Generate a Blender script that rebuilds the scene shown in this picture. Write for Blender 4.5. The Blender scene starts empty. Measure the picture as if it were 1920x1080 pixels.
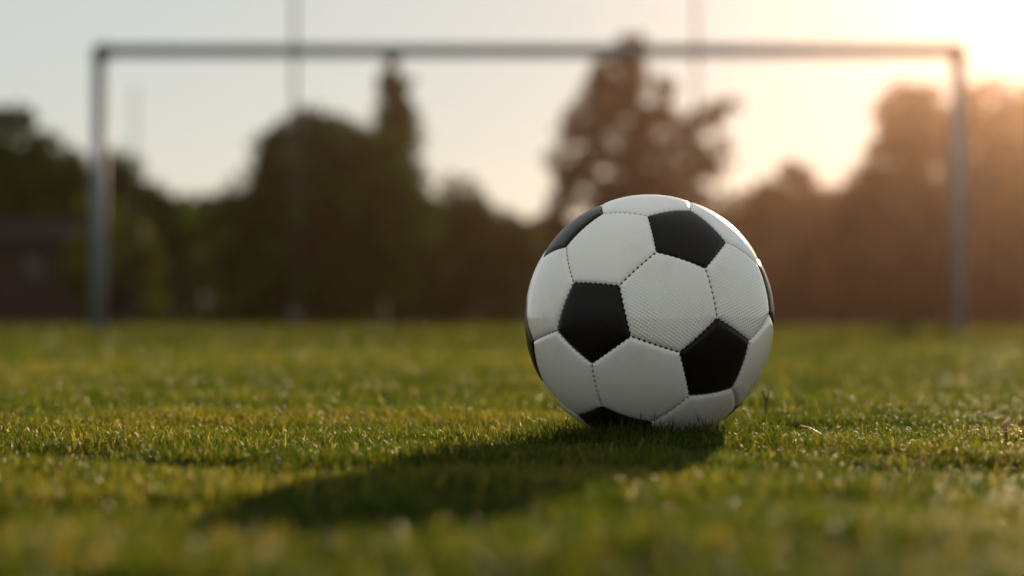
import bpy, bmesh, math, random
import numpy as np
from mathutils import Matrix, Vector

S = bpy.context.scene
COL = S.collection
rng = np.random.default_rng(7)
random.seed(7)

# ------------------------------------------------------------------ camera
CAM_Z = 0.11
cam_data = bpy.data.cameras.new('camera')
cam = bpy.data.objects.new('camera', cam_data)
COL.objects.link(cam)
cam.location = (0, 0, CAM_Z)
cam.rotation_euler = (math.radians(90.758), 0, 0)
cam_data.sensor_width = 36
cam_data.lens = 85.0
cam_data.clip_start = 0.02
cam_data.clip_end = 2000
cam_data.dof.use_dof = True
cam_data.dof.focus_distance = 2.07
cam_data.dof.aperture_fstop = 4.0
S.camera = cam

# ------------------------------------------------------------------ sky and sun
SUN_EL, SUN_AZ = math.radians(11.0), math.radians(12.8)      # azimuth to the right of the view (+Y)
world = bpy.data.worlds.new('World')
S.world = world
world.use_nodes = True
nt = world.node_tree
nt.nodes.clear()
w_out = nt.nodes.new('ShaderNodeOutputWorld')
w_bg = nt.nodes.new('ShaderNodeBackground')
w_sky = nt.nodes.new('ShaderNodeTexSky')
w_sky.sky_type = 'NISHITA'
w_sky.sun_disc = False
w_sky.sun_elevation = SUN_EL
w_sky.sun_rotation = SUN_AZ
w_sky.altitude = 0
w_sky.air_density = 1.0
w_sky.dust_density = 0.25
w_sky.ozone_density = 3.5
w_mul = nt.nodes.new('ShaderNodeMix'); w_mul.data_type = 'RGBA'; w_mul.blend_type = 'MULTIPLY'
w_mul.inputs[0].default_value = 1.0
w_mul.inputs[7].default_value = (0.42, 0.33, 0.26, 1)          # warm white balance over the whole sky
w_add = nt.nodes.new('ShaderNodeMix'); w_add.data_type = 'RGBA'; w_add.blend_type = 'ADD'
w_add.inputs[0].default_value = 1.0
w_add.inputs[7].default_value = (5.85, 6.10, 5.95, 1)            # even milky veil of thin cloud
nt.links.new(w_sky.outputs[0], w_mul.inputs[6])
nt.links.new(w_mul.outputs[2], w_add.inputs[6])
nt.links.new(w_add.outputs[2], w_bg.inputs['Color'])
w_bg.inputs['Strength'].default_value = 0.05
nt.links.new(w_bg.outputs[0], w_out.inputs[0])

sun_dir = Vector((math.sin(SUN_AZ) * math.cos(SUN_EL), math.cos(SUN_AZ) * math.cos(SUN_EL), math.sin(SUN_EL)))
sun_data = bpy.data.lights.new('sun', 'SUN')
sun = bpy.data.objects.new('sun', sun_data)
COL.objects.link(sun)
sun.rotation_euler = sun_dir.to_track_quat('Z', 'Y').to_euler()
sun.location = (20, 60, 30)
sun_data.energy = 5.0
sun_data.angle = math.radians(0.6)
sun_data.color = (1.0, 0.74, 0.46)

# ------------------------------------------------------------------ render settings, exposure
S.render.engine = 'CYCLES'
S.cycles.use_denoising = True
S.cycles.max_bounces = 8
S.cycles.transparent_max_bounces = 8
S.cycles.volume_bounces = 0
S.cycles.sample_clamp_indirect = 6
S.view_settings.view_transform = 'Standard'
S.view_settings.look = 'None'
S.view_settings.gamma = 1.0
S.view_settings.exposure = 0.70
S.view_settings.use_curve_mapping = False

# ------------------------------------------------------------------ helpers
def tag(o, label=None, cat=None, group=None, kind=None):
    if label: o['label'] = label
    if cat: o['category'] = cat
    if group: o['group'] = group
    if kind: o['kind'] = kind
    return o

def empty(name, loc=(0, 0, 0)):
    o = bpy.data.objects.new(name, None)
    o.empty_display_size = 0.1
    o.location = loc
    COL.objects.link(o)
    return o

def link(name, me, mat=None, parent=None, smooth=True):
    o = bpy.data.objects.new(name, me)
    COL.objects.link(o)
    if mat is not None and not me.materials:
        me.materials.append(mat)
    if parent is not None:
        o.parent = parent
    if smooth and len(me.polygons):
        me.polygons.foreach_set('use_smooth', np.ones(len(me.polygons), bool))
    return o

def np_mesh(name, verts, faces_list, attrs=None):
    """verts (n,3); faces_list: list of (m,k) index arrays; attrs: name -> (n,) float"""
    me = bpy.data.meshes.new(name)
    verts = np.asarray(verts, np.float32)
    me.vertices.add(len(verts))
    me.vertices.foreach_set('co', verts.ravel())
    idx = np.concatenate([np.asarray(f, np.int32).ravel() for f in faces_list])
    tot = np.concatenate([np.full(len(f), np.asarray(f).shape[1], np.int32) for f in faces_list])
    start = np.concatenate([[0], np.cumsum(tot)[:-1]]).astype(np.int32)
    me.loops.add(len(idx))
    me.loops.foreach_set('vertex_index', idx)
    me.polygons.add(len(tot))
    me.polygons.foreach_set('loop_start', start)
    try:
        me.polygons.foreach_set('loop_total', tot)
    except Exception:
        pass
    for k, v in (attrs or {}).items():
        a = me.attributes.new(k, 'FLOAT', 'POINT')
        a.data.foreach_set('value', np.asarray(v, np.float32))
    me.update()
    me.validate()
    return me

def bm_mesh(name, bm):
    me = bpy.data.meshes.new(name)
    bm.normal_update()
    bm.to_mesh(me)
    bm.free()
    return me

def tube(bm, pts, radii, seg=10, cap=True):
    pts = [Vector(p) for p in pts]
    rings = []
    ref = None
    for i, p in enumerate(pts):
        d = (pts[min(i + 1, len(pts) - 1)] - pts[max(i - 1, 0)]).normalized()
        if ref is None:
            ref = Vector((1, 0, 0)) if abs(d.x) < 0.9 else Vector((0, 1, 0))
        u = (ref - d * ref.dot(d)).normalized()
        ref = u
        v = d.cross(u)
        r = radii[i] if hasattr(radii, '__len__') else radii
        rings.append([bm.verts.new(p + (u * math.cos(2 * math.pi * k / seg) + v * math.sin(2 * math.pi * k / seg)) * r) for k in range(seg)])
    for a, b in zip(rings, rings[1:]):
        for k in range(seg):
            bm.faces.new((a[k], a[(k + 1) % seg], b[(k + 1) % seg], b[k]))
    if cap:
        bm.faces.new(list(reversed(rings[0])))
        bm.faces.new(rings[-1])

def box(bm, lo, hi):
    v = [bm.verts.new((x, y, z)) for z in (lo[2], hi[2]) for y in (lo[1], hi[1]) for x in (lo[0], hi[0])]
    for f in ((0, 2, 3, 1), (4, 5, 7, 6), (0, 1, 5, 4), (2, 6, 7, 3), (0, 4, 6, 2), (1, 3, 7, 5)):
        bm.faces.new([v[i] for i in f])

class Mat:
    def __init__(self, name):
        self.m = bpy.data.materials.new(name)
        self.m.use_nodes = True
        self.t = self.m.node_tree
        self.t.nodes.clear()
        self.out = self.n('ShaderNodeOutputMaterial')
    def n(self, typ, **kw):
        nd = self.t.nodes.new(typ)
        for k, v in kw.items(): setattr(nd, k, v)
        return nd
    def l(self, a, b): self.t.links.new(a, b)
    def attr(self, name): 
        return self.n('ShaderNodeAttribute', attribute_name=name).outputs['Fac']
    def ramp(self, fac, stops):
        r = self.n('ShaderNodeValToRGB')
        el = r.color_ramp.elements
        while len(el) < len(stops): el.new(0.5)
        for e, (p, c) in zip(el, stops):
            e.position = p; e.color = (*c, 1)
        self.l(fac, r.inputs[0])
        return r.outputs[0]
    def noise(self, scale, detail=3, coord='Object', vec=None, stretch=None):
        if vec is None:
            vec = self.n('ShaderNodeTexCoord').outputs[coord]
        if stretch:
            mp = self.n('ShaderNodeMapping'); mp.inputs['Scale'].default_value = stretch
            self.l(vec, mp.inputs[0]); vec = mp.outputs[0]
        nz = self.n('ShaderNodeTexNoise')
        nz.inputs['Scale'].default_value = scale; nz.inputs['Detail'].default_value = detail
        self.l(vec, nz.inputs['Vector'])
        return nz.outputs['Fac']
    def math(self, op, a, b=None, clamp=False):
        m = self.n('ShaderNodeMath', operation=op, use_clamp=clamp)
        for i, v in enumerate((a, b)):
            if v is None: continue
            if isinstance(v, (int, float)): m.inputs[i].default_value = v
            else: self.l(v, m.inputs[i])
        return m.outputs[0]
    def mix(self, fac, a, b, typ='MIX'):
        m = self.n('ShaderNodeMix', data_type='RGBA', blend_type=typ)
        for i, v in ((0, fac), (6, a), (7, b)):
            if isinstance(v, (int, float)): m.inputs[i].default_value = v
            elif isinstance(v, tuple): m.inputs[i].default_value = (*v, 1)
            else: self.l(v, m.inputs[i])
        return m.outputs[2]
    def principled(self, color, rough=0.5, spec=0.5, metallic=0.0, bump=None, bump_dist=0.001, bump_str=1.0, coat=0):
        p = self.n('ShaderNodeBsdfPrincipled')
        if isinstance(color, tuple): p.inputs['Base Color'].default_value = (*color, 1)
        else: self.l(color, p.inputs['Base Color'])
        if isinstance(rough, (int, float)): p.inputs['Roughness'].default_value = rough
        else: self.l(rough, p.inputs['Roughness'])
        p.inputs['Specular IOR Level'].default_value = spec
        p.inputs['Metallic'].default_value = metallic
        p.inputs['Coat Weight'].default_value = coat
        p.inputs['Coat Roughness'].default_value = 0.06
        if bump is not None:
            b = self.n('ShaderNodeBump')
            b.inputs['Distance'].default_value = bump_dist
            b.inputs['Strength'].default_value = bump_str
            self.l(bump, b.inputs['Height'])
            self.l(b.outputs[0], p.inputs['Normal'])
        return p.outputs[0]
    def done(self, shader):
        self.l(shader, self.out.inputs['Surface'])
        return self.m

def leafy(name, stops, trans=0.4, rough=0.6, spec=0.03, trans_tint=(1.0, 1.0, 0.55), tip=None):
    """thin leaf or blade: reflecting front, light coming through"""
    m = Mat(name)
    c = m.ramp(m.attr('tint'), stops)
    if tip:
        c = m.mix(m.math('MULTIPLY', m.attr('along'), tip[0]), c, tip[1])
    p = m.principled(c, rough, spec)
    tr = m.n('ShaderNodeBsdfTranslucent')
    m.l(m.mix(1.0, c, trans_tint, 'MULTIPLY'), tr.inputs['Color'])
    mx = m.n('ShaderNodeMixShader'); mx.inputs[0].default_value = trans
    m.l(p, mx.inputs[1]); m.l(tr.outputs[0], mx.inputs[2])
    return m.done(mx.outputs[0])

# ------------------------------------------------------------------ materials
MAT = {}
m = Mat('turf_soil')
g1 = m.noise(0.5, 4, stretch=(0.35, 1.0, 1)); g2 = m.noise(40, 4)
c = m.ramp(m.math('ADD', m.math('MULTIPLY', g1, 0.6), m.math('MULTIPLY', g2, 0.4)),
           [(0.3, (0.012, 0.018, 0.004)), (0.55, (0.020, 0.024, 0.006)), (0.75, (0.034, 0.028, 0.010))])
MAT['soil'] = m.done(m.principled(c, 0.95, 0.0, bump=g2, bump_dist=0.01))

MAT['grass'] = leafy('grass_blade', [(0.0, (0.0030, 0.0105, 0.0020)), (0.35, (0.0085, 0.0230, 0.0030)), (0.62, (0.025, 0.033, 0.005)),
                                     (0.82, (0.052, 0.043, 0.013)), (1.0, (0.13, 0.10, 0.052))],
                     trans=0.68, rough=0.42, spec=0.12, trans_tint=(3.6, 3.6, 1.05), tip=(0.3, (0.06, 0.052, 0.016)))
MAT['leaf_dark'] = leafy('leaf_dark', [(0, (0.010, 0.036, 0.002)), (0.5, (0.030, 0.080, 0.004)), (1, (0.085, 0.140, 0.008))], 0.32)
MAT['leaf_olive'] = leafy('leaf_olive', [(0, (0.018, 0.038, 0.003)), (0.6, (0.050, 0.075, 0.005)), (1, (0.105, 0.120, 0.010))], 0.36)
MAT['leaf_glow_red'] = leafy('leaf_glow_tint', [(0, (0.030, 0.012, 0.006)), (0.6, (0.085, 0.032, 0.014)), (1, (0.170, 0.070, 0.028))], 0.5, trans_tint=(1.0, 0.75, 0.5))  # reddish flare glow of the low sun put into the leaf colour
MAT['leaf_brown'] = leafy('leaf_rusty', [(0, (0.016, 0.012, 0.005)), (0.6, (0.040, 0.026, 0.008)), (1, (0.090, 0.055, 0.016))], 0.32)
m = Mat('bark'); b = m.noise(9, 5, stretch=(1, 1, 0.25))
MAT['bark'] = m.done(m.principled(m.ramp(b, [(0.3, (0.020, 0.014, 0.010)), (0.7, (0.075, 0.055, 0.040))]), 0.9, 0.2, bump=b, bump_dist=0.03))
m = Mat('goal_paint'); b = m.noise(6, 4)
MAT['goal'] = m.done(m.principled(m.ramp(b, [(0.3, (0.17, 0.20, 0.205)), (0.7, (0.23, 0.265, 0.265))]), 0.6, 0.3))
m = Mat('dark_joint'); b = m.noise(30, 3)
MAT['joint'] = m.done(m.principled(m.ramp(b, [(0.3, (0.02, 0.022, 0.02)), (0.7, (0.05, 0.05, 0.045))]), 0.5, 0.4))
m = Mat('pole_steel'); b = m.noise(5, 4, stretch=(1, 1, 0.2))
MAT['pole'] = m.done(m.principled(m.ramp(b, [(0.3, (0.04, 0.042, 0.04)), (0.7, (0.07, 0.07, 0.065))]), 0.75, 0.2))

def ball_leather(name, lo, hi, rough_lo, rough_hi, dots, spec, coat, dirt):
    m = Mat(name)
    tc = m.n('ShaderNodeTexCoord').outputs['Object']
    sep = m.n('ShaderNodeSeparateXYZ'); m.l(tc, sep.inputs[0])
    k = 2 * math.pi / 0.0037
    sx = m.math('SINE', m.math('MULTIPLY', sep.outputs[0], k))
    sy = m.math('SINE', m.math('MULTIPLY', sep.outputs[1], k))
    dot = m.math('POWER', m.math('MULTIPLY', m.math('ADD', m.math('MULTIPLY', sx, sy), 1.0), 0.5), 1.6)
    grain = m.n('ShaderNodeAttribute', attribute_type='OBJECT', attribute_name='grain').outputs['Fac']
    big = m.noise(38, 3); fine = m.noise(900, 3)
    scuff = m.noise(120, 5, stretch=(1, 3, 1))
    worn = m.ramp(big, [(0.30, (0.2, 0.2, 0.2)), (0.60, (1, 1, 1))])
    h = m.math('ADD', m.math('MULTIPLY', m.math('MULTIPLY', dot, worn), m.math('MULTIPLY', grain, dots)), m.math('MULTIPLY', fine, 0.18))
    col = m.mix(m.math('MULTIPLY', scuff, 0.8, True), lo, hi)
    speck = m.ramp(m.noise(260, 2), [(0.70, (0, 0, 0)), (0.76, (1, 1, 1))])
    smudge = m.ramp(m.noise(24, 6), [(0.52, (0, 0, 0)), (0.75, (1, 1, 1))])
    col = m.mix(m.math('ADD', m.math('MULTIPLY', speck, 0.30), m.math('MULTIPLY', smudge, 0.16), True), col, dirt)
    r = m.math('ADD', m.math('MULTIPLY', big, rough_hi - rough_lo), rough_lo)
    return m.done(m.principled(col, r, spec, bump=h, bump_dist=0.0007, bump_str=1.0, coat=coat))
MAT['white'] = ball_leather('white_leather', (0.87, 0.83, 0.76), (0.94, 0.90, 0.835), 0.22, 0.45, 0.75, 0.5, 1.0, (0.22, 0.19, 0.10))
MAT['black'] = ball_leather('black_leather', (0.004, 0.004, 0.0035), (0.010, 0.008, 0.006), 0.22, 0.45, 0.4, 0.18, 0.0, (0.03, 0.026, 0.02))
m = Mat('seam_dark'); b = m.noise(400, 2)
MAT['seam'] = m.done(m.principled(m.ramp(b, [(0.3, (0.012, 0.011, 0.009)), (0.7, (0.035, 0.03, 0.025))]), 0.8, 0.2))
m = Mat('thread'); b = m.noise(900, 2)
MAT['thread'] = m.done(m.principled(m.ramp(b, [(0.3, (0.30, 0.29, 0.26)), (0.7, (0.55, 0.54, 0.50))]), 0.7, 0.3))
m = Mat('stalk'); b = m.noise(300, 3)
MAT['stalk'] = m.done(m.principled(m.ramp(b, [(0.3, (0.018, 0.016, 0.007)), (0.7, (0.045, 0.038, 0.016))]), 0.6, 0.3))
m = Mat('straw'); b = m.noise(300, 3)
MAT['straw'] = m.done(m.principled(m.ramp(b, [(0.3, (0.22, 0.16, 0.07)), (0.7, (0.38, 0.30, 0.16))]), 0.5, 0.4))
m = Mat('petal'); b = m.noise(500, 3)
MAT['petal'] = m.done(m.principled(m.ramp(b, [(0.3, (0.50, 0.24, 0.14)), (0.7, (0.72, 0.46, 0.32))]), 0.6, 0.3))
m = Mat('shed_wall'); b = m.noise(3, 4)
MAT['shed'] = m.done(m.principled(m.ramp(b, [(0.3, (0.040, 0.024, 0.020)), (0.7, (0.062, 0.040, 0.033))]), 0.9, 0.2))
m = Mat('shed_roof'); b = m.noise(4, 4)
MAT['roof'] = m.done(m.principled(m.ramp(b, [(0.3, (0.010, 0.009, 0.007)), (0.7, (0.020, 0.017, 0.014))]), 0.9, 0.2))
m = Mat('window_glass'); b = m.noise(2, 2)
MAT['glass'] = m.done(m.principled(m.ramp(b, [(0.3, (0.008, 0.008, 0.008)), (0.7, (0.016, 0.016, 0.015))]), 0.12, 0.5))
m = Mat('wood_stake'); b = m.noise(40, 4, stretch=(1, 1, 0.15))
MAT['stake'] = m.done(m.principled(m.ramp(b, [(0.3, (0.20, 0.16, 0.07)), (0.7, (0.34, 0.27, 0.12))]), 0.8, 0.2))

# ------------------------------------------------------------------ lawn
def vnoise(x, y, seed):
    """cheap smooth value noise on arrays"""
    r = np.random.default_rng(seed).random((64, 64))
    xi = np.floor(x).astype(int); yi = np.floor(y).astype(int)
    fx = x - xi; fy = y - yi
    fx = fx * fx * (3 - 2 * fx); fy = fy * fy * (3 - 2 * fy)
    g = lambda a, b: r[a % 64, b % 64]
    return (g(xi, yi) * (1 - fx) + g(xi + 1, yi) * fx) * (1 - fy) + (g(xi, yi + 1) * (1 - fx) + g(xi + 1, yi + 1) * fx) * fy

BALL_C = Vector((0.12169, 2.14401, 0.1107))
BALL_R = 0.11
def ground_z(x, y):                                            # low tufts and shallow hollows, calm under the ball
    r = np.hypot(x - BALL_C.x, y - BALL_C.y)
    bumps = (vnoise(x * 6 + 9, y * 6 + 3, 1) - 0.5) * 0.011 + (vnoise(x * 15 + 1, y * 15 + 8, 4) - 0.5) * 0.009 * np.clip((5 - y) / 2, 0, 1) + (vnoise(x * 1.1 + 2, y * 1.1 + 5, 2) - 0.5) * 0.010
    bumps = bumps + (vnoise(x * 0.12 + 7, y * 0.45 + 1, 3) - 0.5) * 0.03 * np.clip((y - 3.2) / 3, 0, 1)
    return 0.004 + bumps * np.clip((r - 0.03) / 0.15, 0, 1)

# ground sheet: fine near the camera, reaching far behind the trees
ys = np.concatenate([[-180, -60, -20, -6, -2], np.arange(-1, 3.6, 0.1), np.arange(3.6, 12, 0.3), np.arange(12, 40, 1.5), [45, 55, 70, 90, 130, 180]])
xs = np.concatenate([[-180, -90, -40, -20, -12, -8], np.arange(-6, -2, 0.4), np.arange(-2, 2, 0.1), np.arange(2, 6.1, 0.4), [8, 12, 20, 40, 90, 180]])
gx, gy = np.meshgrid(xs, ys)
gz = ground_z(gx, gy)
nx_, ny_ = len(xs), len(ys)
ii = (np.arange(ny_ - 1)[:, None] * nx_ + np.arange(nx_ - 1)[None]).ravel()
gm = np_mesh('ground', np.stack([gx.ravel(), gy.ravel(), gz.ravel()], 1), [np.stack([ii, ii + 1, ii + nx_ + 1, ii + nx_], 1)])
ground = link('ground', gm, MAT['soil'])
tag(ground, 'flat turf ground of the playing field', 'ground', kind='structure')

def blades(n, x, y, h, w, segs, tint, lean=0.55):
    """n grass blades as one vertex soup: segs = 1 (a triangle), 2 or 3 pieces along the blade"""
    z = ground_z(x, y)
    th = rng.random(n) * 2 * math.pi                          # facing of the flat side
    ld = rng.random(n) * 2 * math.pi                          # lean direction
    la = np.abs(rng.normal(0, lean, n)).clip(0, 1.35)
    cv = rng.random(n) * 0.9                                  # curl
    sx, sy = np.cos(th), np.sin(th)
    lx, ly = np.cos(ld), np.sin(ld)
    ts = {1: [0.0], 2: [0.0, 0.55], 3: [0.0, 0.4, 0.75]}[segs]
    cols, al = [], []
    def at(t):
        a = la * (0.35 + 0.65 * t) + cv * t * t
        return np.sin(a) * h * t, np.cos(np.minimum(a, 1.5)) * h * t
    for t in ts:
        o, u = at(t)
        ww = w * (1 - 0.55 * t) * 0.5
        for s in (-1, 1):
            cols.append(np.stack([x + lx * o + s * sx * ww, y + ly * o + s * sy * ww, z + u - 0.002 * (t == 0)], 1)); al.append(t)
    o, u = at(1.0)
    cols.append(np.stack([x + lx * o, y + ly * o, z + u], 1)); al.append(1.0)
    k = len(cols)
    V = np.stack(cols, 1).reshape(-1, 3)
    base = np.arange(n)[:, None] * k
    quads = [base + np.array([[2 * i, 2 * i + 1, 2 * i + 3, 2 * i + 2]]) for i in range(len(ts) - 1)]
    tris = base + np.array([[k - 3, k - 2, k - 1]])
    return V, quads, tris, np.repeat(tint, k), np.tile(np.array(al), n)

def lawn_tint(x, y, n):
    t = 0.08 + 0.62 * vnoise(x * 3.2, y * 3.2, 11) * vnoise(x * 0.9 + 4, y * 0.9, 12) + 0.22 * vnoise(x * 13, y * 13, 13)
    t = t + rng.normal(0, 0.20, n)
    # wide lighter and darker tint bands across the pitch
    t = t + 0.16 * (vnoise(x * 0.10 + 3, y * 0.42 + 0.3, 14) - 0.5) * np.clip((y - 3) / 2, 0, 1)
    straw = rng.random(n) < 0.07 + 0.12 * (vnoise(x * 6, y * 6, 15) > 0.62)
    return np.where(straw, 0.80 + 0.2 * rng.random(n), t).clip(0.02, 1)

parts = []
def zone(y0, y1, dens, hmu, wmu, segs, margin, inner=None):
    ymid = np.linspace(y0, y1, 200)
    half = 0.225 * ymid + margin
    area = np.trapezoid(2 * half, ymid) if hasattr(np, 'trapezoid') else np.trapz(2 * half, ymid)
    n = int(area * dens)
    y = rng.choice(ymid, n, p=half / half.sum()) + (rng.random(n) - 0.5) * (ymid[1] - ymid[0])
    x = (rng.random(n) * 2 - 1) * (0.225 * y + margin)
    if inner is not None:
        x = np.where(rng.random(n) < 0.5, -1, 1) * (0.225 * y + rng.uniform(inner, margin, n))
    # clumping and thin spots
    keep = rng.random(n) < 0.45 + 0.75 * vnoise(x * 28, y * 28, 21)
    x, y = x[keep], y[keep]; n = len(x)
    h = hmu * (0.45 + 0.5 * vnoise(x * 11, y * 11, 22) + 0.5 * vnoise(x * 34, y * 34, 24) + 0.2 * vnoise(x * 2.2, y * 2.2, 23)) * rng.uniform(0.5, 1.3, n)
    tall = rng.random(n) < 0.018
    h = np.where(tall, h * rng.uniform(1.3, 1.9, n), h)
    r = np.hypot(x - BALL_C.x, y - BALL_C.y)
    under = BALL_C.z - np.sqrt(np.maximum(BALL_R ** 2 - np.minimum(r, BALL_R) ** 2, 0))
    lim = np.where(r < BALL_R, under - ground_z(x, y) - 0.001, 1.0)
    keep = lim > 0.0025
    x, y, h, lim = x[keep], y[keep], h[keep], lim[keep]; n = len(x)
    h = np.minimum(h, np.where(lim < 0.03, lim * 1.05, lim))
    w = wmu * rng.uniform(0.6, 1.35, n)
    parts.append(blades(n, x, y, h, w, segs, lawn_tint(x, y, n)))
def ring(n):
    a = rng.random(n) * 2 * math.pi
    r = rng.uniform(0.048, 0.125, n)
    x = BALL_C.x + np.cos(a) * r; y = BALL_C.y + np.sin(a) * r
    under = BALL_C.z - np.sqrt(np.maximum(BALL_R ** 2 - np.minimum(r, BALL_R) ** 2, 0)) - ground_z(x, y)
    h = np.minimum(rng.uniform(0.009, 0.024, n), np.where(r < 0.1, under * 1.15, 0.02))
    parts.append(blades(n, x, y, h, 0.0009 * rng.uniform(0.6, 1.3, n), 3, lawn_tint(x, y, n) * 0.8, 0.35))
ring(2600)
n_ = 420                                                       # a few taller blades standing up against the front of the ball
a_ = rng.uniform(math.pi * 1.05, math.pi * 1.95, n_); r_ = rng.uniform(0.088, 0.125, n_)
x_ = BALL_C.x + np.cos(a_) * r_; y_ = BALL_C.y + np.sin(a_) * r_
parts.append(blades(n_, x_, y_, rng.uniform(0.016, 0.030, n_), rng.uniform(0.0005, 0.0010, n_), 3, rng.uniform(0.1, 0.7, n_), 0.25))
zone(0.60, 1.55, 50000, 0.0105, 0.00115, 3, 0.25)
zone(1.55, 2.75, 92000, 0.0092, 0.00085, 3, 0.30)
zone(2.75, 5.0, 24000, 0.0130, 0.0016, 2, 0.40)
zone(0.50, 2.75, 5500, 0.0110, 0.0022, 2, 0.95, 0.27)
zone(2.75, 5.0, 4000, 0.0140, 0.0030, 2, 1.2, 0.38)
zone(5.0, 11.0, 4400, 0.0170, 0.0040, 2, 0.7)
zone(11.0, 60.0, 180, 0.0240, 0.012, 1, 3.0)
Vs, Fs, T, A = [], [], [], []
off = 0
Q, TR = [], []
for V, quads, tris, ti, al in parts:
    Vs.append(V); T.append(ti); A.append(al)
    for q in quads: Q.append(q + off)
    TR.append(tris + off)
    off += len(V)
gmesh = np_mesh('grass', np.concatenate(Vs), [np.concatenate(Q), np.concatenate(TR)], {'tint': np.concatenate(T), 'along': np.concatenate(A)})
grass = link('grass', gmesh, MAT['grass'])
tag(grass, 'short backlit lawn of green and straw coloured blades', 'grass', kind='stuff')
print('grass tris', len(gmesh.loops) - 2 * len(gmesh.polygons))

# ------------------------------------------------------------------ football
ph = (1 + 5 ** 0.5) / 2
ICO = np.array([v for a in (-1, 1) for b in (-ph, ph) for v in ((0, a, b), (a, b, 0), (b, 0, a))], float) / math.sqrt(1 + ph * ph)
ROT = np.array([[-0.12734554366003287, 0.6735862510831724, -0.7280554064503936],
                [0.6800949956477904, 0.5936045799949616, 0.4302376081932361],
                [0.7219791613369198, -0.44035799636287093, -0.5336955364573654]])
ICO = ICO @ ROT.T
unit = lambda v: v / np.linalg.norm(v)
def pent_corners(i):
    return [unit(2 * ICO[i] + ICO[j]) for j in range(12) if j != i and ICO[i] @ ICO[j] > 0.4]
def frame(center, corner):
    z = unit(center); x = unit(corner - z * (corner @ z)); y = np.cross(z, x)
    return np.stack([x, y, z], 1)

STITCH = 9
def panel_mesh(name, nside, corner_angle):
    """one puffed leather panel round +Z; its edge dips into the seam and is notched at every stitch"""
    ca = np.array([[math.sin(corner_angle) * math.cos(2 * math.pi * k / nside), math.sin(corner_angle) * math.sin(2 * math.pi * k / nside), math.cos(corner_angle)] for k in range(nside)])
    sub = STITCH * 6
    bnd, notch = [], []
    for k in range(nside):
        a, b = ca[k], ca[(k + 1) % nside]
        for s in range(sub):
            t = s / sub
            om = math.acos(a @ b)
            bnd.append((a * math.sin((1 - t) * om) + b * math.sin(t * om)) / math.sin(om))
            w = 0.5 + 0.5 * math.cos(2 * math.pi * (t * STITCH - 0.5))
            notch.append(w ** 2.2)
    bnd = np.array(bnd); notch = np.array(notch)
    nrm = [unit(np.cross(ca[k], ca[(k + 1) % nside])) for k in range(nside)]
    inr = math.asin(min(1, max(0, (np.array([0, 0, 1.0]) @ nrm[0]))))
    M = len(bnd)
    gap = (0.00010 + 0.00115 * notch) / BALL_R              # angular inset from the seam line
    rings = [0.0, 0.25, 0.45, 0.62, 0.75, 0.84, 0.90, 0.94, 0.965, 0.982, 0.993, 1.0]
    V = [[0, 0, BALL_R + 0.0006]]
    cz = np.array([0, 0, 1.0])
    for t in rings[1:]:
        tt = t * (1 - gap / inr * t ** 12)
        p = cz * (1 - tt[:, None]) + bnd * tt[:, None]
        p /= np.linalg.norm(p, axis=1)[:, None]
        d = np.min(np.stack([np.arcsin(np.clip(p @ n, -1, 1)) for n in nrm]), 0) * BALL_R
        d = np.maximum(d, 0)
        e = np.clip(1 - d / 0.0062, 0, 1)
        r = BALL_R + 0.0006 * (1 - np.clip(1 - d / 0.022, 0, 1) ** 2) - 0.0016 * e ** 3
        r = r - 0.0004 * notch * np.clip(1 - d / 0.0035, 0, 1)
        V.extend((p * r[:, None]).tolist())
    # skirt turned down into the seam
    V.extend((p * (BALL_R - 0.0042)).tolist())
    tris = np.array([[0, 1 + k, 1 + (k + 1) % M] for k in range(M)])
    quads = []
    for ri in range(len(rings) - 1):
        a0 = 1 + ri * M; b0 = a0 + M
        quads += [[a0 + k, b0 + k, b0 + (k + 1) % M, a0 + (k + 1) % M] for k in range(M)]
    return np_mesh(name, V, [tris, np.array(quads)])

ang_p = math.acos(unit(ICO[0]) @ pent_corners(0)[0])
faces = [(a, b, c) for a in range(12) for b in range(a + 1, 12) for c in range(b + 1, 12)
         if ICO[a] @ ICO[b] > 0.4 and ICO[b] @ ICO[c] > 0.4 and ICO[a] @ ICO[c] > 0.4]
fc = lambda f: unit(ICO[f[0]] + ICO[f[1]] + ICO[f[2]])
hcorner = lambda f: unit(2 * ICO[f[0]] + ICO[f[1]])
ang_h = math.acos(fc(faces[0]) @ hcorner(faces[0]))
PENT = panel_mesh('pentagon_panel', 5, ang_p); PENT.materials.append(MAT['black'])
HEX = panel_mesh('hexagon_panel', 6, ang_h); HEX.materials.append(MAT['white'])

ball = empty('football', (BALL_C.x, BALL_C.y, BALL_C.z - BALL_R))
tag(ball, 'black and white stitched leather football resting on the short grass', 'football')
def ball_part(name, me, R):
    o = link(name, me, None, ball)
    M4 = Matrix([list(map(float, R[i])) + [0.0] for i in range(3)] + [[0, 0, 0, 1]])
    o.matrix_local = Matrix.Translation((0, 0, BALL_R)) @ M4
    return o
for i in range(12):
    ball_part('pentagon_panel', PENT, frame(ICO[i], pent_corners(i)[0]))['grain'] = 0.15
for f in faces:
    c_ = fc(f)
    # embossed grain is still crisp on the panels high on the right, rubbed smooth elsewhere
    ball_part('hexagon_panel', HEX, frame(c_, hcorner(f)))['grain'] = float(np.clip(0.9 * (c_ @ unit(np.array([0.45, -0.85, 0.2]))) ** 3, 0.06, 1)) if c_[1] < 0 else 0.1
bm = bmesh.new()
bmesh.ops.create_icosphere(bm, subdivisions=5, radius=BALL_R - 0.0030)
ball_part('inner_lining', bm_mesh('inner_lining', bm), np.eye(3)).data.materials.append(MAT['seam'])
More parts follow.
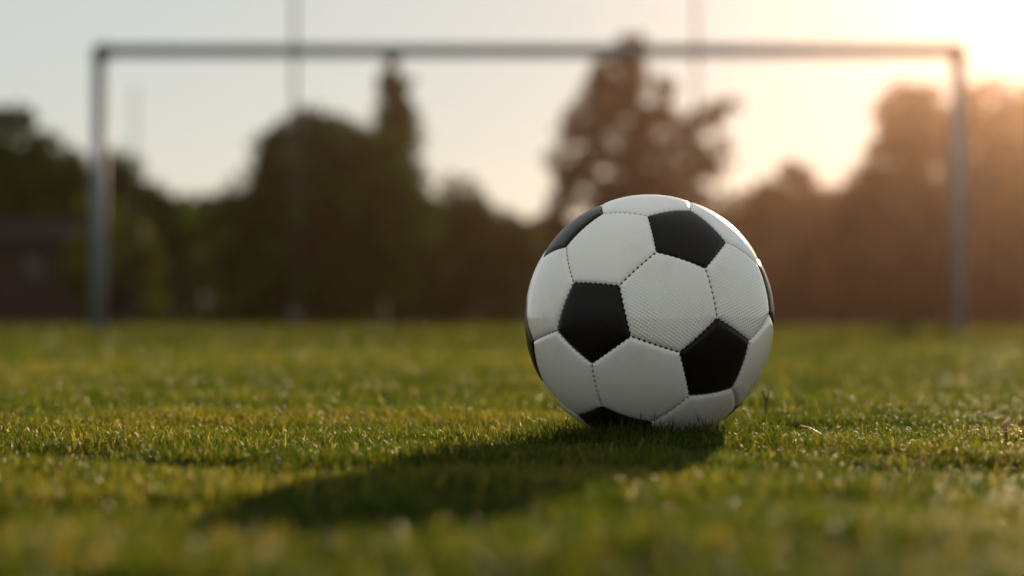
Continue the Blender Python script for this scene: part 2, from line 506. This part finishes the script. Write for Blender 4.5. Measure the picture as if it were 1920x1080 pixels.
# threads crossing the seams between the stitch holes
bm = bmesh.new()
seams = []
for i in range(12):
    for j in range(i + 1, 12):
        if ICO[i] @ ICO[j] > 0.4:
            seams.append((unit(2 * ICO[i] + ICO[j]), unit(2 * ICO[j] + ICO[i])))
for i in range(12):
    cs = pent_corners(i)
    for a in range(5):
        for b in range(a + 1, 5):
            if cs[a] @ cs[b] > 0.9: seams.append((cs[a], cs[b]))
for a, b in seams:
    for s in range(STITCH):
        t = (s + 0.5) / STITCH
        p = unit(a * (1 - t) + b * t)
        side = unit(np.cross(b - a, p)); al_ = unit(b - a)
        q0 = p * (BALL_R - 0.0017) + side * 0.0007 - al_ * 0.0004
        q1 = p * (BALL_R - 0.0013)
        q2 = p * (BALL_R - 0.0017) - side * 0.0007 + al_ * 0.0004
        tube(bm, [q0, q1, q2], 0.00018, 4)
st = ball_part('stitching', bm_mesh('stitching', bm), np.eye(3))
st.data.materials.append(MAT['seam']); st['kind'] = 'stuff'

# ------------------------------------------------------------------ goal
GY = 20.6
goal = empty('goal_frame', (0.145, GY, 0))
tag(goal, 'grey metal football goal frame without a net on the lawn behind the ball', 'goal')
for sx in (-1, 1):
    bm = bmesh.new()
    tube(bm, [(sx * 3.665, 0, -0.1), (sx * 3.665, 0, 2.34)], 0.060, 24)
    link('post', bm_mesh('post', bm), MAT['goal'], goal)
bm = bmesh.new()
tube(bm, [(-3.605, 0, 2.405), (3.605, 0, 2.405)], 0.055, 24)
link('crossbar', bm_mesh('crossbar', bm), MAT['goal'], goal)
for sx in (-1, 1):
    bm = bmesh.new()
    tube(bm, [(sx * 3.665, 0, 2.30), (sx * 3.665, 0, 2.40), (sx * 3.655, 0, 2.425), (sx * 3.63, 0, 2.437)], [0.064, 0.064, 0.052, 0.03], 20)
    tube(bm, [(sx * 3.70, 0, 2.405), (sx * 3.56, 0, 2.405)], 0.064, 20)
    link('corner_joint', bm_mesh('corner_joint', bm), MAT['joint'], goal)

# ------------------------------------------------------------------ thin poles far behind the goal
def pole(x, y, h, r, label, arm=False):
    o = empty('tall_pole', (x, y, 0))
    tag(o, label, 'pole', 'thin poles behind the goal')
    bm = bmesh.new(); tube(bm, [(0, 0, -0.2), (0, 0, h * 0.5), (0, 0, h)], [r, r * 0.92, r * 0.8], 14)
    link('shaft', bm_mesh('shaft', bm), MAT['pole'], o)
    bm = bmesh.new(); tube(bm, [(0, 0, 0), (0, 0, 0.06), (0, 0, 0.35)], [r * 2.4, r * 2.4, r * 1.25], 14)
    link('base_sleeve', bm_mesh('base_sleeve', bm), MAT['joint'], o)
    bm = bmesh.new(); tube(bm, [(0, 0, h - 0.03), (0, 0, h + 0.05), (0, 0, h + 0.09)], [r * 1.1, r * 1.1, r * 0.4], 14)
    link('end_cap', bm_mesh('end_cap', bm), MAT['joint'], o)
PX = lambda px, d: (px - 960) / 4533 * d
PZ = lambda py, d: CAM_Z + (600 - py) / 4533 * d
pole(PX(552, 40), 40, 7.0, 0.040, 'tall thin grey pole rising above the left part of the crossbar')
pole(PX(1306, 40), 40, 7.0, 0.034, 'tall thin grey pole rising above the crossbar right of the big pointed tree')
pole(PX(252, 46), 46, PZ(172, 46), 0.026, 'shorter faint pole standing just right of the left goal post')

# ------------------------------------------------------------------ trees
def leaf_soup(P, size, tint):
    """leaf-shaped quads at points P with random facing"""
    n = len(P)
    a = rng.normal(size=(n, 3)); a /= np.linalg.norm(a, axis=1)[:, None]
    b = rng.normal(size=(n, 3)); b -= a * (a * b).sum(1)[:, None]; b /= np.linalg.norm(b, axis=1)[:, None]
    s = (size * rng.uniform(0.6, 1.4, n))[:, None]
    V = np.stack([P - a * s * 0.5, P + b * s * 0.27 - a * s * 0.05, P + a * s * 0.5, P - b * s * 0.27 - a * s * 0.05], 1).reshape(-1, 3)
    F = np.arange(n)[:, None] * 4 + np.array([[0, 1, 2, 3]])
    return np_mesh('crown', V, [F], {'tint': np.repeat(np.clip(tint, 0, 1), 4), 'along': np.zeros(4 * n)})

def sphere_pts(n, c, r, shell=0.5):
    d = rng.normal(size=(n, 3)); d /= np.linalg.norm(d, axis=1)[:, None]
    rad = rng.random(n) ** (1 / 3) * (1 - shell) + shell * rng.random(n) ** 0.15
    return np.array(c) + d * rad[:, None] * np.array(r)

def tree(name, label, cat, x, d, lobes, trunk_h, trunk_r, mat, leaf, clump_n, per, seed_tint=0.5, group='trees beyond the field', trunk_name='trunk', clump_r=0.38):
    """lobes: (dx, z, rx, rz[, depth]) in metres; leaves sit in clumps spread through each lobe"""
    o = empty(name, (x, d, 0))
    tag(o, label, cat, group)
    pts, tints, ends = [], [], []
    vol = np.array([l[2] * l[2] * l[3] for l in lobes]) ** 0.5
    for l, v in zip(lobes, vol / vol.sum()):
        dx, z, rx, rz = l[:4]; ry = l[4] if len(l) > 4 else rx
        k = max(4, int(clump_n * 2.2 * v))
        cc = sphere_pts(k, (dx, 0, z), (rx, ry, rz), 0.5)
        for c in cc:
            cr = clump_r * rng.uniform(0.5, 1.35) * min(1.0, max(rx, 0.25) / 0.8 + 0.2)
            m_ = int(per * rng.uniform(0.6, 1.4))
            pts.append(sphere_pts(m_, c, (cr, cr, cr * 0.75), 0.2)); tints.append(np.full(m_, seed_tint + rng.normal(0, 0.28)) + rng.normal(0, 0.14, m_))
        ends.append((dx, rng.uniform(-0.3, 0.3) * ry, z + rz * 0.4))
        for c in cc[:: max(1, k // 5)][:5]: ends.append(tuple(c))
    P = np.concatenate(pts); T_ = np.concatenate(tints)
    ok = P[:, 2] > 0.05
    link('crown', leaf_soup(P[ok], leaf, T_[ok]), mat, o, smooth=False)
    bm = bmesh.new()
    top = max(l[1] for l in lobes)
    tube(bm, [(0, 0, -0.2), (0.03, 0.02, trunk_h * 0.5), (-0.04, 0, trunk_h), (0.02, 0, max(trunk_h, top))], [trunk_r * 1.25, trunk_r, trunk_r * 0.8, trunk_r * 0.2], 9)
    for e in ends:
        z0 = min(trunk_h * rng.uniform(0.5, 1.0), e[2] * 0.8)
        mid = (e[0] * 0.45, e[1] * 0.45, z0 + (e[2] - z0) * 0.65)
        tube(bm, [(0, 0, z0), mid, e], [trunk_r * 0.45, trunk_r * 0.25, trunk_r * 0.06], 5)
    link(trunk_name, bm_mesh(trunk_name, bm), MAT['bark'], o)
    return o

def lobes_px(d, xc, items):
    """lobes given by centre and half-size as seen at distance d"""
    k = d / 4533
    return [((px - xc) * k, PZ(py, d), hx * k, hy * k) + ((dep * k,) if dep else ()) for px, py, hx, hy, dep in items]

# tree left edge
tree('broad_tree', 'dark round broadleaf tree at the left edge beside the goal post', 'tree', PX(20, 64), 64,
     lobes_px(64, 20, [(20, 300, 90, 100, 0), (-70, 330, 90, 110, 0), (90, 350, 75, 85, 0), (35, 400, 120, 110, 0), (-120, 380, 80, 110, 0), (110, 430, 60, 80, 0), (60, 530, 120, 70, 0)]),
     2.2, 0.16, MAT['leaf_dark'], 0.20, 290, 60, 0.45)
# low dark bush right of the left post
tree('round_bush', 'low dark bush just right of the left goal post', 'bush', PX(235, 66), 66,
     lobes_px(66, 235, [(215, 350, 50, 60, 0), (275, 410, 60, 65, 0), (320, 440, 45, 60, 0), (240, 480, 90, 110, 0), (190, 440, 50, 90, 0)]),
     1.0, 0.08, MAT['leaf_dark'], 0.17, 190, 55, 0.35, group='bushes along the field edge', trunk_name='stem')
tree('yellowish_bush', 'small yellow green bush in front of the trees behind the left goal post', 'bush', PX(225, 58), 58,
     lobes_px(58, 225, [(190, 420, 35, 70, 0), (235, 470, 45, 70, 0), (275, 520, 38, 60, 0), (150, 500, 35, 70, 0)]),
     0.7, 0.05, MAT['leaf_olive'], 0.13, 60, 45, 0.75, group='bushes along the field edge', trunk_name='stem')
# broad tree left of centre
tree('broad_tree', 'wide dark green tree left of centre with the narrow spire behind its right side', 'tree', PX(590, 60), 60,
     lobes_px(60, 590, [(555, 325, 80, 85, 0), (640, 310, 80, 90, 0), (500, 390, 90, 90, 0), (690, 370, 85, 90, 0), (430, 440, 75, 80, 0), (750, 420, 70, 90, 0), (590, 430, 150, 130, 0), (530, 285, 40, 45, 0), (592, 250, 42, 42, 0), (690, 318, 62, 60, 0), (500, 530, 110, 75, 0), (670, 530, 110, 75, 0)]),
     1.9, 0.18, MAT['leaf_dark'], 0.17, 300, 60, 0.4)
# narrow conifer
tree('narrow_conifer', 'slim pointed conifer whose tip just reaches the crossbar', 'tree', PX(737, 70), 70,
     lobes_px(70, 737, [(735, 106, 9, 16, 0), (737, 158, 28, 34, 0), (742, 210, 34, 34, 0), (736, 262, 58, 48, 0), (742, 330, 58, 55, 0), (745, 400, 70, 70, 0), (745, 480, 75, 80, 0)]),
     5.0, 0.13, MAT['leaf_dark'], 0.15, 190, 45, 0.4, clump_r=0.30)
# low bush in the gap
tree('round_bush', 'low olive bush in the gap left of the big pointed tree', 'bush', PX(860, 66), 66,
     lobes_px(66, 860, [(860, 385, 42, 52, 0), (820, 440, 55, 60, 0), (905, 450, 55, 60, 0), (860, 510, 90, 80, 0), (960, 470, 55, 70, 0)]),
     0.9, 0.07, MAT['leaf_olive'], 0.16, 130, 50, 0.35, group='bushes along the field edge', trunk_name='stem')
# big pointed tree
tree('pointed_tree', 'large loose pointed tree with sky gaps directly behind the ball', 'tree', PX(1195, 62), 62,
     lobes_px(62, 1195, [(1186, 82, 26, 24, 0), (1178, 122, 46, 30, 0), (1110, 128, 22, 14, 0), (1150, 175, 60, 42, 0), (1215, 185, 50, 48, 0), (1100, 235, 55, 48, 0), (1180, 250, 75, 60, 0), (1262, 245, 44, 52, 0),
                         (1325, 225, 30, 50, 0), (1362, 195, 24, 10, 0), (1335, 300, 34, 52, 0), (1070, 310, 42, 50, 0), (1280, 330, 65, 55, 0), (1135, 340, 80, 60, 0), (1220, 390, 110, 70, 0), (1085, 410, 70, 70, 0), (1330, 410, 50, 60, 0), (1200, 490, 170, 90, 0)]),
     3.4, 0.20, MAT['leaf_brown'], 0.17, 230, 46, 0.5, clump_r=0.30)
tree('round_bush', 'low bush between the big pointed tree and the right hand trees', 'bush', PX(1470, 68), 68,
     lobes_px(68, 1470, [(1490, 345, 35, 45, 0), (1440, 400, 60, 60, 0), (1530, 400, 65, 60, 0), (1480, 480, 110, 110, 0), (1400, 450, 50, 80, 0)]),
     0.9, 0.07, MAT['leaf_glow_red'], 0.16, 130, 50, 0.45, group='bushes along the field edge', trunk_name='stem')
# right hand trees
tree('broad_tree', 'tall backlit tree behind the right goal post with red sun glow coloured into its leaves', 'tree', PX(1740, 58), 58,
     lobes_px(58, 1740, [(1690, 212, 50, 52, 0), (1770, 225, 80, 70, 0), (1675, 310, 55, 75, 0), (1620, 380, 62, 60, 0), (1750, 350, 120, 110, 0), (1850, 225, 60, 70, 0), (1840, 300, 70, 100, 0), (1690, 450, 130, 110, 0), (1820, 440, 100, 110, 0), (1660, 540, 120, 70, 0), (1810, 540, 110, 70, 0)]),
     1.8, 0.17, MAT['leaf_glow_red'], 0.17, 300, 60, 0.55)
tree('broad_tree', 'backlit tree at the right edge of the field beyond the goal with red sun glow coloured into its leaves', 'tree', PX(1960, 61), 61,
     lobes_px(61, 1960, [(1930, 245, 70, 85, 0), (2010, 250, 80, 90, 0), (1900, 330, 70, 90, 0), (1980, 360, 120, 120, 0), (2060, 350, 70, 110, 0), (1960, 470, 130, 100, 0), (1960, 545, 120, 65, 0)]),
     1.8, 0.16, MAT['leaf_glow_red'], 0.18, 200, 55, 0.5)
# clipped hedges that close the field behind the trees
def hedge(x0, x1, d, h, label, mat, tint):
    L = x1 - x0
    o = empty('hedge', ((x0 + x1) / 2, d, 0))
    tag(o, label, 'hedge', 'hedges closing the field')
    n = int(L * 2600)
    X = rng.uniform(-L / 2, L / 2, n)
    top = h * (0.86 + 0.22 * vnoise(X * 0.9 + x0, X * 0 + d, 31) + 0.06 * vnoise(X * 4, X * 0, 32))
    Z = top * rng.random(n)
    Y = rng.uniform(-1.0, 1.0, n) * np.sqrt(np.clip(1.1 - (Z / top) ** 3, 0.1, 1))
    link('foliage', leaf_soup(np.stack([X, Y, Z], 1), 0.22, tint + rng.normal(0, 0.18, n)), mat, o, smooth=False)
    for k in range(int(L / 1.4)):
        bx = -L / 2 + 0.7 + k * 1.4
        bm = bmesh.new()
        tube(bm, [(bx, 0, -0.1), (bx + rng.uniform(-.1, .1), 0, h * 0.4), (bx + rng.uniform(-.3, .3), rng.uniform(-.2, .2), h * 0.8)], [0.05, 0.035, 0.01], 6)
        link('stem', bm_mesh('stem', bm), MAT['bark'], o)
hedge(-26, -7.6, 72.6, 3.7, 'long dark hedge behind the trees on the left', MAT['leaf_dark'], 0.4)
hedge(-8.0, 2.9, 75, 3.2, 'dark green hedge behind the trees in the middle of the field edge', MAT['leaf_dark'], 0.5)
hedge(2.5, 10.7, 72.8, 3.3, 'brownish hedge behind the big pointed tree', MAT['leaf_brown'], 0.4)
hedge(10.3, 27, 71, 3.6, 'long hedge behind the trees on the right with red sun glow in its leaf colour', MAT['leaf_glow_red'], 0.3)

# ------------------------------------------------------------------ shed on the left
shed = empty('garden_shed', (PX(10, 61), 61, 0))
tag(shed, 'low reddish brown shed with one dark window under the tree at the left edge', 'shed')
W2 = 1.62
wx0, wx1, wz0, wz1 = 0.42, 0.98, 1.12, 1.78
bm = bmesh.new()
for lo, hi in (((-W2, 0, 0), (wx0, 0.15, 2.1)), ((wx1, 0, 0), (W2, 0.15, 2.1)), ((wx0, 0, 0), (wx1, 0.15, wz0)), ((wx0, 0, wz1), (wx1, 0.15, 2.1)),
               ((-W2, 0.15, 0), (-W2 + 0.15, 2.0, 2.1)), ((W2 - 0.15, 0.15, 0), (W2, 2.0, 2.1)), ((-W2, 2.0, 0), (W2, 2.15, 2.1))):
    box(bm, lo, hi)
link('wall', bm_mesh('wall', bm), MAT['shed'], shed, smooth=False)
bm = bmesh.new()
v = [bm.verts.new(p) for p in ((-W2 - .2, -.25, 2.1), (W2 + .2, -.25, 2.1), (W2 + .2, 1.07, 2.75), (-W2 - .2, 1.07, 2.75), (-W2 - .2, 2.4, 2.1), (W2 + .2, 2.4, 2.1))]
for f in ((0, 1, 2, 3), (3, 2, 5, 4), (0, 3, 4), (1, 5, 2), (0, 4, 5, 1)): bm.faces.new([v[i] for i in f])
link('roof', bm_mesh('roof', bm), MAT['roof'], shed, smooth=False)
win = None
bm = bmesh.new()
for lo, hi in (((wx0, -.02, wz0), (wx0 + .05, .1, wz1)), ((wx1 - .05, -.02, wz0), (wx1, .1, wz1)), ((wx0 + .05, -.02, wz0), (wx1 - .05, .1, wz0 + .05)), ((wx0 + .05, -.02, wz1 - .05), (wx1 - .05, .1, wz1))):
    box(bm, lo, hi)
win = link('window', bm_mesh('window', bm), MAT['roof'], shed, smooth=False)
bm = bmesh.new(); box(bm, (wx0 + .05, .05, wz0 + .05), (wx1 - .05, .07, wz1 - .05))
link('pane', bm_mesh('pane', bm), MAT['glass'], win, smooth=False)

# ------------------------------------------------------------------ small things on the lawn
st_ = empty('wooden_stake', (PX(720, 18.5), 18.5, 0))
tag(st_, 'short pale wooden stake standing in the lawn left of the ball near the goal line', 'stake')
bm = bmesh.new(); tube(bm, [(0, 0, -0.05), (0.004, 0, 0.2), (0.006, 0, 0.25), (0.006, 0, 0.275)], [0.017, 0.016, 0.014, 0.004], 6)
link('shaft', bm_mesh('shaft', bm), MAT['stake'], st_, smooth=False)
bm = bmesh.new(); tube(bm, [(0.004, 0, 0.205), (0.005, 0, 0.228)], 0.0175, 8)
link('band', bm_mesh('band', bm), MAT['straw'], st_)

tf = empty('weed_tuft', (PX(1698, 17.5), 17.5, 0))
tag(tf, 'small dark weed tuft in the far lawn left of the right goal post', 'weed')
n = 160
th = rng.random(n) * 6.283; rr = rng.random(n) ** 0.5 * 0.05
bx_, by_ = np.cos(th) * rr, np.sin(th) * rr
tipx, tipy, tz = bx_ * 2.6, by_ * 2.6, rng.uniform(0.05, 0.14, n)
V = np.stack([np.stack([bx_ - .004, by_, 0 * bx_ - .01], 1), np.stack([bx_ + .004, by_, 0 * bx_ - .01], 1), np.stack([tipx, tipy, tz], 1)], 1).reshape(-1, 3)
link('leaves', np_mesh('leaves', V, [np.arange(n)[:, None] * 3 + np.array([[0, 1, 2]])], {'tint': np.full(3 * n, 0.1), 'along': np.zeros(3 * n)}), MAT['leaf_dark'], tf)

wd = empty('forked_weed', (PX(1435, 2.32), 2.32, 0.002))
tag(wd, 'thin upright weed stalk forking in two just right of the ball', 'weed')
bm = bmesh.new(); tube(bm, [(0.0005, 0, -0.003), (0.0, 0, 0.018), (0.0006, 0, 0.031)], [0.0014, 0.0012, 0.0013], 7)
link('stem', bm_mesh('stem', bm), MAT['stalk'], wd)
for pts_ in ([(0.0004, 0, 0.030), (-0.0022, 0, 0.037), (-0.0034, 0, 0.0405)], [(0.0006, 0, 0.030), (0.0030, 0, 0.037), (0.0036, 0, 0.0435)]):
    bm = bmesh.new(); tube(bm, pts_, [0.0009, 0.0007, 0.0005], 6)
    br = link('branch', bm_mesh('branch', bm), MAT['stalk'], wd)
    bm = bmesh.new(); e = Vector(pts_[-1]); tube(bm, [e - Vector((0, 0, .0006)), e + Vector((0, 0, .0006)), e + Vector((0.0002, 0, .0022))], [0.0006, 0.0010, 0.0003], 6)
    link('bud', bm_mesh('bud', bm), MAT['straw'], br)

def clover(px, py, z, r, label):
    d = (CAM_Z - z) * 4533 / (py - 600)
    x = PX(px, d)
    gz_ = float(ground_z(np.array([x]), np.array([d]))[0])
    o = empty('clover_flower', (x, d, gz_))
    tag(o, label, 'flower', 'faded clover flowers in the lawn')
    bm = bmesh.new(); tube(bm, [(0, 0, -0.002), (0.001, 0, z * 0.5), (0, 0, z - r * 0.5)], 0.0007, 6)
    link('stem', bm_mesh('stem', bm), MAT['stalk'], o)
    bm = bmesh.new()
    for k in range(46):
        u = rng.normal(size=3); u[2] = abs(u[2]) - 0.35; u /= np.linalg.norm(u)
        c0 = np.array([0, 0, z]) + u * r * 0.25; c1 = np.array([0, 0, z]) + u * r * rng.uniform(0.8, 1.1)
        tube(bm, [c0, (c0 + c1) / 2, c1], [r * 0.08, r * 0.16, r * 0.05], 5)
    link('petals', bm_mesh('petals', bm), MAT['petal'], o)
clover(1884, 818, 0.016, 0.0048, 'faded pink clover head in the sharp grass at the right edge')
clover(224, 746, 0.018, 0.0050, 'faded pink clover head in the blurred grass on the left')

def straw(px0, py0, px1, py1, z, r, label):
    d0 = (CAM_Z - z) * 4533 / (py0 - 600); d1 = (CAM_Z - z + 0.004) * 4533 / (py1 - 600)
    a = Vector((PX(px0, d0), d0, z)); b = Vector((PX(px1, d1), d1, z - 0.004))
    o = empty('dry_grass_stalk', a)
    tag(o, label, 'stalk', 'dry stalks lying on the lawn')
    bm = bmesh.new(); d = b - a
    tube(bm, [(0, 0, 0), d * 0.35 + Vector((0, 0, .002)), d * 0.7 + Vector((0, 0, .0015)), d], [r * 0.5, r, r, r * 0.8], 6)
    link('stem', bm_mesh('stem', bm), MAT['straw'], o)
    bm = bmesh.new(); q = d * 0.4 + Vector((0, 0, .002))
    tube(bm, [q, q + Vector((.003, .001, .002)), q + Vector((.008, .002, .0005))], [r * 0.8, r * 0.9, r * 0.2], 5)
    link('sheath', bm_mesh('sheath', bm), MAT['straw'], o)
straw(1500, 797, 1558, 826, 0.014, 0.00045, 'pale dry stalk slanting over the grass right of the ball')
straw(1828, 774, 1852, 779, 0.019, 0.0008, 'short pale dry stalk lying behind the sharp grass at far right')
straw(516, 762, 530, 780, 0.021, 0.0006, 'thin pale dry stalk slanting in the sharp grass left of the ball')

# ------------------------------------------------------------------ evening air
m = Mat('glow_tinted_haze')
pv = m.n('ShaderNodeVolumePrincipled')
pv.inputs['Color'].default_value = (1.0, 0.66, 0.48, 1)  # orange of the sun's flare glow put into the haze colour
pv.inputs['Density'].default_value = 0.00033
pv.inputs['Anisotropy'].default_value = 0.96
m.l(pv.outputs[0], m.out.inputs['Volume'])
bm = bmesh.new(); box(bm, (-182, -182, -1.2), (182, 182, 9.5))
hz = link('haze', bm_mesh('haze', bm), m.m, smooth=False)
tag(hz, 'thin evening haze over the field, coloured orange for the sun glow', 'haze', kind='stuff')
